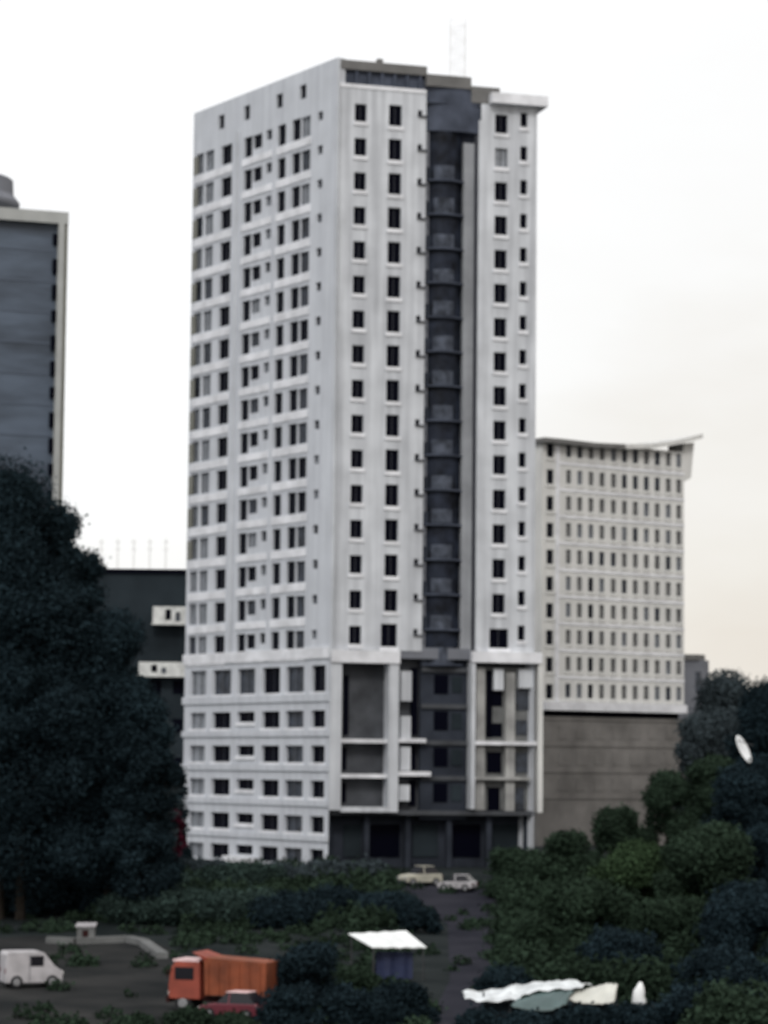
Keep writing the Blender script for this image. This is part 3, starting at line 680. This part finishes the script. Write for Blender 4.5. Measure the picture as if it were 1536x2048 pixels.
SH = [
 (250, 1752, 205, 3.0, 'leaf_t', 'green shrub at the left end of the hedge below the tall tower'),
 (330, 1745, 212, 3.0, 'leaf_t', 'green shrub under the first two ground floor openings'),
 (405, 1742, 222, 2.8, 'leaf_h', 'grey green shrub under the left corner of the tower podium'),
 (480, 1745, 216, 3.2, 'leaf_t', 'green shrub below the white box of the ground floor'),
 (560, 1738, 220, 2.9, 'leaf_h', 'grey green shrub below the wide black ground opening'),
 (640, 1745, 224, 2.6, 'leaf_h', 'grey green shrub at the front corner of the tower'),
 (290, 1795, 192, 3.3, 'leaf_t', 'wide green bush above the pale kerb end'),
 (390, 1800, 190, 3.6, 'leaf_t', 'wide green bush directly behind the cab of the truck'),
 (490, 1805, 190, 3.6, 'leaf_t', 'wide green bush directly behind the orange box'),
 (585, 1795, 190, 3.4, 'leaf', 'dark bush left of the white sheet roof'),
 (690, 1785, 196, 3.2, 'leaf', 'dark bush above the left end of the white sheet roof'),
 (780, 1790, 194, 3.0, 'leaf', 'dark bush above the right end of the white sheet roof'),
 (725, 1750, 226, 2.4, 'leaf_h', 'grey green shrub between tower corner and the cream car'),
 (850, 1822, 186, 1.4, 'leaf', 'small dark bush left of the path'),
 (700, 1935, 150, 1.6, 'leaf_g', 'low green bush below the left end of the white sheet roof'),
 (800, 1968, 142, 1.8, 'leaf', 'low dark bush below the blue tarpaulin'),
 (705, 1985, 140, 1.7, 'leaf', 'low dark bush at the bottom edge right of the round tree'),
 (590, 1975, 139, 1.8, 'leaf', 'low dark bush right of the red car'),
 (470, 2032, 137, 1.3, 'leaf_g', 'low green bush in front of the red car'),
 (380, 2022, 138, 1.2, 'leaf_g', 'low green bush left of the red car'),
 (280, 2034, 138, 1.1, 'leaf_g', 'low green weeds patch at the bottom edge left of the truck'),
 (960, 2022, 139, 1.2, 'leaf', 'low dark bush under the left tip of the long white tarpaulin'),
 (1050, 2030, 138, 1.5, 'leaf', 'low dark bush below the teal tarpaulin'),
 (1160, 2018, 139, 1.5, 'leaf', 'low dark bush below the cream tarpaulin'),
 (1270, 2012, 140, 1.6, 'leaf', 'low dark bush below the small white sack'),
 (1380, 1985, 143, 1.9, 'leaf', 'low dark bush in the lower right, right of the sack'),
 (1490, 1990, 142, 2.0, 'leaf', 'low dark bush in the bottom right corner'),
 (1010, 1935, 152, 1.5, 'leaf', 'low dark bush above the left tip of the long white tarpaulin'),
 (40, 1845, 196, 2.2, 'leaf', 'low dark bush behind the white van'),
 (120, 1838, 197, 2.2, 'leaf', 'low dark bush left of the small white hut'),
 (225, 1835, 196, 2.4, 'leaf', 'low dark bush right of the small white hut'),
]
for (px, yt, Y, r, key, lab) in SH: tree(px, yt, Y, r, key, lab, 'shrub', None, 1.1, 0.0)
tree(345, 1622, 222, 1.0, 'leaf_r', 'dark red leafed shrub left of the podium', 'shrub', None, 1.2, .35)
# weeds scattered over the ground
rng = np.random.default_rng(5)
cs, rs = [], []
for i in range(1500):
    Y = rng.uniform(132, 234); X = rng.uniform(-.15, .16) * Y
    if X < -.035 * Y and Y < 178 and rng.random() < .8: continue
    if .008 * Y < X < .04 * Y and rng.random() < .8: continue
    if Y < 148 and .02 * Y < X < .11 * Y: continue
    if 172 < Y < 183 and X < -.075 * Y: continue
    rs.append(rng.uniform(.3, .9)); cs.append((X, Y, gh(Y) + .1))
tag(leaf_mesh('weeds', cs, rs, 110000, .30, rng, 'leaf_g', None, .6, origin=(0, 180, -2)), 'low dark weeds covering the slope below the buildings', 'weeds', None, 'stuff')
cs, rs = [], []
for i in range(900):
    Y = rng.uniform(136, 236); X = rng.uniform(.047, .16) * Y
    if Y < 151 and X < .118 * Y: continue
    cs.append((X, Y, gh(Y) + rng.uniform(.2, 1.5))); rs.append(rng.uniform(.7, 1.5))
for i in range(260):
    Y = rng.uniform(186, 234); X = rng.uniform(-.105, .004) * Y
    if Y < 192 and X < -.07 * Y: continue
    cs.append((X, Y, gh(Y) + rng.uniform(.0, .7))); rs.append(rng.uniform(.6, 1.2))
tag(leaf_mesh('undergrowth', cs, rs, 230000, .34, rng, 'leaf_g', None, .8, origin=(10, 180, -2)), 'dense green undergrowth filling the gaps between the trees and bushes', 'undergrowth', None, 'stuff')

# ------------------------------------------------------------------ vehicles
def wheel(parent, x, y, r, wd):
    b = MB(); n = 16
    b.tube([(x, y - wd / 2, r), (x, y - wd * .35, r), (x, y + wd * .35, r), (x, y + wd / 2, r)], [r * .9, r, r, r * .9], 'rubber', n)
    o = b.build('wheel', parent, smooth=False)
    q = MB(); sgn = -1 if y < 0 else 1
    q.tube([(x, y + sgn * wd * .5, r), (x, y + sgn * (wd * .5 + .02), r)], [r * .58, r * .5], 'rim', 12); q.build('rim', o)
    return o
def car(name, label, cat, loc, rz, body, roof, Lc=4.1, W=1.7, H=1.45, scale=1.0, van=False, group=None):
    t = local_thing(name, label, cat, group)
    h0 = .28; hb = H * .60
    if van: prof = [(-Lc / 2, h0), (Lc / 2 - .05, h0), (Lc / 2, hb * .75), (Lc / 2 - .5, hb), (Lc / 2 - 1.1, H - .08), (Lc / 2 - 1.35, H), (-Lc / 2 + .12, H), (-Lc / 2, H - .15)]
    else: prof = [(-Lc / 2, h0 + .1), (-Lc / 2 + .1, h0), (Lc / 2 - .1, h0), (Lc / 2, h0 + .12), (Lc / 2 - .02, hb * .72), (Lc / 2 - .15, hb * .86), (Lc * .2, hb), (-Lc * .46, hb + .03), (-Lc / 2, hb * .8)]
    b = MB(); b.extr(prof, -W / 2, W / 2, body); bo = b.build('body', t)
    md = bo.modifiers.new('bevel', 'BEVEL'); md.width = .07; md.segments = 2
    if not van:
        g_ = MB(); c = [(Lc * .2, hb), (Lc * .05, H - .06), (-Lc * .28, H - .05), (-Lc * .44, hb + .02)]
        w0, w1 = W / 2 - .05, W / 2 - .22; i = [(c[0][0], w0, c[0][1]), (c[1][0], w1, c[1][1]), (c[2][0], w1, c[2][1]), (c[3][0], w0, c[3][1])]
        j = [(x, -y, z) for x, y, z in i]
        g_.face(i, 'carglass'); g_.face(j[::-1], 'carglass'); g_.face([i[0], j[0], j[1], i[1]], 'carglass'); g_.face([i[2], j[2], j[3], i[3]], 'carglass'); g_.face([i[1], j[1], j[2], i[2]], 'carglass'); g_.build('windows', t)
        r_ = MB(); r_.box(c[2][0] - .05, c[1][0] + .05, -w1 - .02, w1 + .02, H - .05, H, roof); ro = r_.build('roof', t); m_ = ro.modifiers.new('bevel', 'BEVEL'); m_.width = .02
        for s in (-1, 1):
            for (xa, xb) in ((-.06, .02),):
                q = MB(); q.hexa([(xa, s * (w0 - .0), hb), (xb, s * w0, hb), (xb, s * (w0 + .02), hb), (xa, s * (w0 + .02), hb), (xa, s * w1, H - .05), (xb, s * w1, H - .05), (xb, s * (w1 + .02), H - .05), (xa, s * (w1 + .02), H - .05)], body); q.build('door_pillar', t)
    else:
        ws = MB(); x0, z0, x1, z1 = Lc / 2 - .5, hb, Lc / 2 - 1.1, H - .08; k = .03
        ws.hexa([(x0 + k, -W / 2 + .12, z0 + .05), (x0 + k, W / 2 - .12, z0 + .05), (x0 - .05, W / 2 - .12, z0), (x0 - .05, -W / 2 + .12, z0), (x1 + k + .03, -W / 2 + .15, z1), (x1 + k + .03, W / 2 - .15, z1), (x1 - .05, W / 2 - .15, z1 - .05), (x1 - .05, -W / 2 + .15, z1 - .05)], 'carglass'); ws.build('windscreen', t)
        for s in (-1, 1):
            q = MB(); q.box(Lc / 2 - 1.9, Lc / 2 - 1.15, s * (W / 2 + .005), s * (W / 2 + .02), hb, H - .25, 'carglass'); q.build('side_window', t)
            q = MB(); q.box(Lc / 2 - 1.96, Lc / 2 - 1.93, s * (W / 2 + .004), s * (W / 2 + .015), h0 + .1, H - .2, 'frame'); q.build('door_seam', t)
    for x in (-Lc * .31, Lc * .31):
        for s in (-1, 1): wheel(t, x, s * (W / 2 - .06), .32 if not van else .36, .2)
    for s in (-1, 1):
        q = MB(); q.box(Lc / 2 - .06, Lc / 2 + .02, s * (W / 2 - .2) - .16, s * (W / 2 - .2) + .16, hb * .6, hb * .76, 'lamp'); q.build('headlight', t)
        q = MB(); q.box(-Lc / 2 - .02, -Lc / 2 + .05, s * (W / 2 - .18) - .12, s * (W / 2 - .18) + .12, hb * .68, hb * .9, 'redpaint'); q.build('tail_light', t)
    q = MB(); q.box(Lc / 2 - .03, Lc / 2 + .06, -W / 2 + .08, W / 2 - .08, h0, h0 + .16, 'frame'); q.build('bumper', t)
    t.location = loc; t.rotation_euler.z = rz; t.scale = (scale,) * 3
    return t
car('parked_van', 'white van with a dark wheel at the lower left edge of the yard', 'van', gpt(62, 1974), R(20), 'white', 'white', 3.3, 1.75, 2.05, 1.0, True)
car('parked_car', 'red car whose roof has a sky reflection painted in pale pink, in front of the orange truck', 'car', gpt(468, 2040), R(158), 'redpaint', 'pinkroof', 3.4, 1.6, 1.5)
car('parked_car', 'cream car on the path in front of the tower, left of the white one', 'car', gpt(840, 1771), R(205), 'cream', 'cream', 3.3, 1.7, 1.6)
car('parked_car', 'small white car on the path in front of the tower, right of the cream one', 'car', gpt(915, 1783), R(160), 'white', 'white', 2.9, 1.6, 1.35)
# orange tipper truck
t = local_thing('tipper_truck', 'orange tipper truck with a tall brown orange box, cab to the left', 'truck')
b = MB(); b.box(-3.1, 2.9, -.45, .45, .6, .85, 'chassis'); b.box(-2.9, -.2, -.9, .9, .5, .62, 'chassis'); b.build('chassis', t)
b = MB(); b.hexa([(-2.9, -1.1, 1.02), (.75, -1.1, 1.02), (.75, 1.1, 1.02), (-2.9, 1.1, 1.02), (-2.95, -1.2, 2.95), (.8, -1.2, 3.15), (.8, 1.2, 3.15), (-2.95, 1.2, 2.95)], 'orange_b')
for i in range(6):
    x = -2.6 + i * .62
    for s in (-1, 1): b.hexa([(x, s * 1.1, 1.05), (x + .1, s * 1.1, 1.05), (x + .1, s * 1.19, 1.05), (x, s * 1.19, 1.05), (x, s * 1.2, 2.85), (x + .1, s * 1.2, 2.85), (x + .1, s * 1.27, 2.85), (x, s * 1.27, 2.85)], 'orange_b')
bx = b.build('tipper_box', t)
b = MB(); b.hexa([(.62, -1.22, 2.98), (.8, -1.22, 3.0), (.8, 1.22, 3.0), (.62, 1.22, 2.98), (.66, -1.25, 3.16), (1.5, -1.25, 3.42), (1.5, 1.25, 3.42), (.66, 1.25, 3.16)], 'orange'); b.build('cab_guard', bx)
b = MB(); prof = [(1.05, .75), (2.95, .75), (3.0, 1.5), (2.85, 2.5), (2.6, 2.85), (1.1, 2.85)]
b.extr(prof, -1.08, 1.08, 'orange'); cb = b.build('cab', t); m_ = cb.modifiers.new('bevel', 'BEVEL'); m_.width = .06; m_.segments = 2
b = MB(); b.box(1.15, 2.75, -1.04, 1.04, 2.87, 2.98, 'pinkroof'); b.build('roof', cb)
for s in (-1, 1):
    b = MB(); b.box(1.45, 2.6, s * 1.085, s * 1.10, 1.85, 2.55, 'carglass'); b.build('side_window', cb)
    b = MB(); b.box(2.98, 3.04, s * .8 - .18, s * .8 + .18, 1.0, 1.2, 'lamp'); b.build('headlight', cb)
    b = MB(); b.tube([(2.8, s * 1.1, 2.4), (2.95, s * 1.35, 2.4), (2.95, s * 1.35, 1.95)], .04, 'chassis', 6); b.build('mirror', cb)
b = MB(); b.hexa([(3.02, -.95, 1.6), (3.02, .95, 1.6), (2.95, .95, 1.6), (2.95, -.95, 1.6), (2.88, -.92, 2.45), (2.88, .92, 2.45), (2.8, .92, 2.45), (2.8, -.92, 2.45)], 'carglass'); b.build('windscreen', cb)
b = MB(); b.box(2.9, 3.12, -1.1, 1.1, .55, .85, 'chassis'); b.build('bumper', t)
for x in (-2.2, -1.1, 2.1):
    for s in (-1, 1): wheel(t, x, s * .92, .5, .3)
t.location = gx(447, 145.5); t.rotation_euler.z = R(180 - 17); t.scale = (.93,) * 3

# ------------------------------------------------------------------ small site objects
# pale kerb wall curving round the yard
kp = [(95, 1876), (150, 1878), (205, 1876), (255, 1874), (285, 1880), (305, 1894), (325, 1908)]
b = MB(); k3 = [gpt(x, y + 10) for x, y in kp]
for a, c in zip(k3, k3[1:]):
    n = Vector((-(c - a).y, (c - a).x, 0)).normalized() * .35
    b.hexa([a - n, c - n, c + n, a + n, a - n + Vector((0, 0, .4)), c - n + Vector((0, 0, .4)), c + n + Vector((0, 0, .4)), a + n + Vector((0, 0, .4))], 'concrete')
tag(b.build('kerb_wall'), 'low pale concrete kerb curving behind the earth yard', 'low wall')
p = gpt(172, 1884); hut = thing('hut', 'small pale hut with a lighter roof behind the kerb', 'hut', p)
b = MB(); b.box(p.x - .55, p.x + .55, p.y - .5, p.y + .5, p.z, p.z + 1.0, 'concrete'); b.build('wall', hut)
b = MB(); b.hexa([(p.x - .65, p.y - .6, p.z + 1.0), (p.x + .65, p.y - .6, p.z + 1.0), (p.x + .65, p.y + .6, p.z + 1.15), (p.x - .65, p.y + .6, p.z + 1.15), (p.x - .65, p.y - .6, p.z + 1.08), (p.x + .65, p.y - .6, p.z + 1.08), (p.x + .65, p.y + .6, p.z + 1.23), (p.x - .65, p.y + .6, p.z + 1.23)], 'white'); b.build('roof', hut)
b = MB(); b.box(p.x - .2, p.x + .2, p.y - .53, p.y - .505, p.z, p.z + .8, 'chassis'); b.build('door', hut)
# shelter with white sheet roof
sp = gx(775, 160); sh = thing('shelter', 'open shelter with a bright white sheet roof beside the path', 'shelter', sp)
c4 = [at(697, 1867, 161.6), at(812, 1861, 162.4), at(853, 1894, 159.6), at(745, 1894, 159.2)]
b = MB(); nn = 8
for i in range(nn):
    for j in range(4):
        def Q(u, v):
            a = c4[0].lerp(c4[1], u); d = c4[3].lerp(c4[2], u); r = a.lerp(d, v); return Vector((r.x, r.y, r.z + .03 * math.sin(u * 22)))
        q = [Q(i / nn, j / 4), Q((i + 1) / nn, j / 4), Q((i + 1) / nn, (j + 1) / 4), Q(i / nn, (j + 1) / 4)]
        b.hexa([v - Vector((0, 0, .06)) for v in q] + q, 'tarp')
b.build('roof_sheet', sh)
for c in c4:
    b = MB(); cc = c.lerp((c4[0] + c4[2]) / 2, .08); b.tube([(cc.x, cc.y, gh(cc.y)), (cc.x, cc.y, cc.z - .1)], .06, 'steel', 6); b.build('post', sh)
a = at(752, 1903, 160.2); c = at(826, 1903, 160.2); z0 = gh(160)
b = MB()
for i in range(8):
    u0, u1 = i / 8, (i + 1) / 8; x0, x1 = a.x + (c.x - a.x) * u0, a.x + (c.x - a.x) * u1
    y0, y1 = 160.2 + .12 * math.sin(i * 1.9), 160.2 + .12 * math.sin((i + 1) * 1.9)
    b.hexa([(x0, y0, z0 + .05), (x1, y1, z0 + .05), (x1, y1 + .05, z0 + .05), (x0, y0 + .05, z0 + .05), (x0, y0, a.z), (x1, y1, a.z), (x1, y1 + .05, a.z), (x0, y0 + .05, a.z)], 'blue')
tag(b.build('blue_tarpaulin'), 'dark blue tarpaulin hanging under the white sheet roof', 'tarpaulin')
# long sheets laid over low frames
def cloth(name, label, topl, botl, Yt, Yb, key, ns=24, nv=8, wob=.06, seed=1):
    rnd = random.Random(seed); ph = rnd.random() * 6
    def interp(l, u):
        f = u * (len(l) - 1); i = min(int(f), len(l) - 2); k = f - i; return l[i][0] * (1 - k) + l[i + 1][0] * k, l[i][1] * (1 - k) + l[i + 1][1] * k
    G = []
    for j in range(nv + 1):
        row = []
        for i in range(ns + 1):
            u, v = i / ns, j / nv; A = at(*interp(topl, u), Yt); B = at(*interp(botl, u), Yb); p_ = A.lerp(B, v)
            p_.z += wob * math.sin(u * 17 + v * 5 + ph) * math.sin(v * math.pi) + wob * .6 * math.sin(u * 41 + ph) + .12 * math.sin(v * math.pi)
            row.append(p_)
        G.append(row)
    b = MB(); W_ = ns + 1
    b.v = [tuple(p_) for r_ in G for p_ in r_]; b.m(key)
    for j in range(nv):
        for i in range(ns): b.f.append((j * W_ + i, (j + 1) * W_ + i, (j + 1) * W_ + i + 1, j * W_ + i + 1)); b.mi.append(0)
    o = b.build(name, smooth=True); md = o.modifiers.new('thick', 'SOLIDIFY'); md.thickness = .03
    return tag(o, label, 'tarpaulin', 'tarpaulins over the low shed')
cloth('tarpaulin', 'long white tarpaulin curving over the top of the low shed', [(922, 1984), (980, 1980), (1040, 1968), (1100, 1962), (1150, 1962), (1185, 1970)], [(930, 1996), (970, 2004), (1030, 1999), (1060, 1984), (1110, 1978), (1165, 1976)], 145, 142.5, 'longtarp', seed=2, wob=.11)
cloth('tarpaulin', 'teal green tarpaulin under the arch of the long white one', [(1040, 1999), (1070, 1987), (1110, 1981), (1150, 1981)], [(1022, 2012), (1060, 2022), (1100, 2022), (1132, 2008)], 142.6, 141.2, 'teal', 14, seed=3)
cloth('tarpaulin', 'cream white tarpaulin forming the right end of the low shed cover', [(1165, 1980), (1190, 1973), (1215, 1966), (1236, 1968)], [(1128, 1996), (1160, 2006), (1200, 2008), (1230, 2004)], 144, 142, 'creamtarp', 14, seed=4)
p = gx(1095, 144.2); b = MB()
shed = thing('low_shed', 'long low dark shed carrying the white, teal and cream tarpaulins', 'shed', p)
a = at(965, 1990, 144.6); c = at(1228, 1990, 144.6); z0 = gh(144)
for i in range(10):
    x0 = a.x + (c.x - a.x) * i / 10 + .01; x1 = a.x + (c.x - a.x) * (i + 1) / 10 - .01; b.box(x0, x1, 143.4, 146.4, z0, z0 + .8 + .1 * math.sin(i), 'darkblock')
b.build('wall', shed)
for i in range(6):
    x = a.x + (c.x - a.x) * i / 5; q = MB(); q.tube([(x, 143.2, z0), (x, 143.2, z0 + 1.45)], .05, 'steel', 6); q.build('post', shed)
p = gx(1279, 144); q_ = at(1279, 1985, 144)
b = MB(); pts = []
for j in range(9):
    v = j / 8
    b_r = (.42 * (1 - .25 * v) if v < .72 else .42 * (.82 - (v - .72) * 2.3)) * (1 + .08 * math.sin(j * 2.1)); pts.append(((p.x + .06 * math.sin(j), 144, p.z + (q_.z + .55 - p.z) * v), max(.08, b_r)))
b.tube([x for x, _ in pts], [r_ for _, r_ in pts], 'tarp', 10)
tag(b.build('sack', smooth=True), 'small upright white sack right of the cream tarpaulin', 'sack')
# white dish on a pole among the right trees
c = at(1483, 1500, 198); dishp = Vector((c.x, c.y, gh(198)))
ds = thing('satellite_dish', 'bright white tilted dish on a thin pole among the right hand trees', 'dish', dishp)
b = MB(); b.tube([(c.x + .55, c.y + .4, gh(196)), (c.x + .55, c.y + .4, c.z - .6), (c.x + .1, c.y + .25, c.z - .1)], .05, 'steel', 8); b.build('pole', ds)
ax = Vector((.80, -.50, .33)).normalized(); up = Vector((.45, 0, 0.9)); up = Vector((.50, .3, -.85)); up = (up - ax * up.dot(ax)).normalized(); sd_ = ax.cross(up)
b = MB(); nr, na = 5, 20; vv = [c + Vector((0, 0, 0))]
for i in range(1, nr + 1):
    r_ = i / nr
    for k in range(na):
        t_ = 2 * math.pi * k / na; vv.append(c + up * (1.12 * r_ * math.cos(t_)) + sd_ * (.78 * r_ * math.sin(t_)) + ax * (.22 * r_ * r_))
b.v = [tuple(v) for v in vv]; b.m('dish')
for k in range(na): b.f.append((0, 1 + k, 1 + (k + 1) % na)); b.mi.append(0)
for i in range(nr - 1):
    for k in range(na): b.f.append((1 + i * na + k, 1 + (i + 1) * na + k, 1 + (i + 1) * na + (k + 1) % na, 1 + i * na + (k + 1) % na)); b.mi.append(0)
o = b.build('reflector', ds, smooth=True); md = o.modifiers.new('thick', 'SOLIDIFY'); md.thickness = .04
b = MB(); b.tube([c - up * .9, c + ax * 1.0], .03, 'steel', 5); b.build('feed_arm', ds)
# white box built on the ground floor of the podium's left side
zb0 = PL.z_(490, 1728); zb1 = PL.z_(490, 1712); a0, a1 = sorted((PL.s_(466, 1700), PL.s_(512, 1700)))
b = MB(); b.pbox(PL, a0, a1, zb0, zb1, -1.2, -.02, 'trim'); b.build('entrance_box', tower)

for o in bpy.data.objects:
    if '_w' in o: del o['_w']
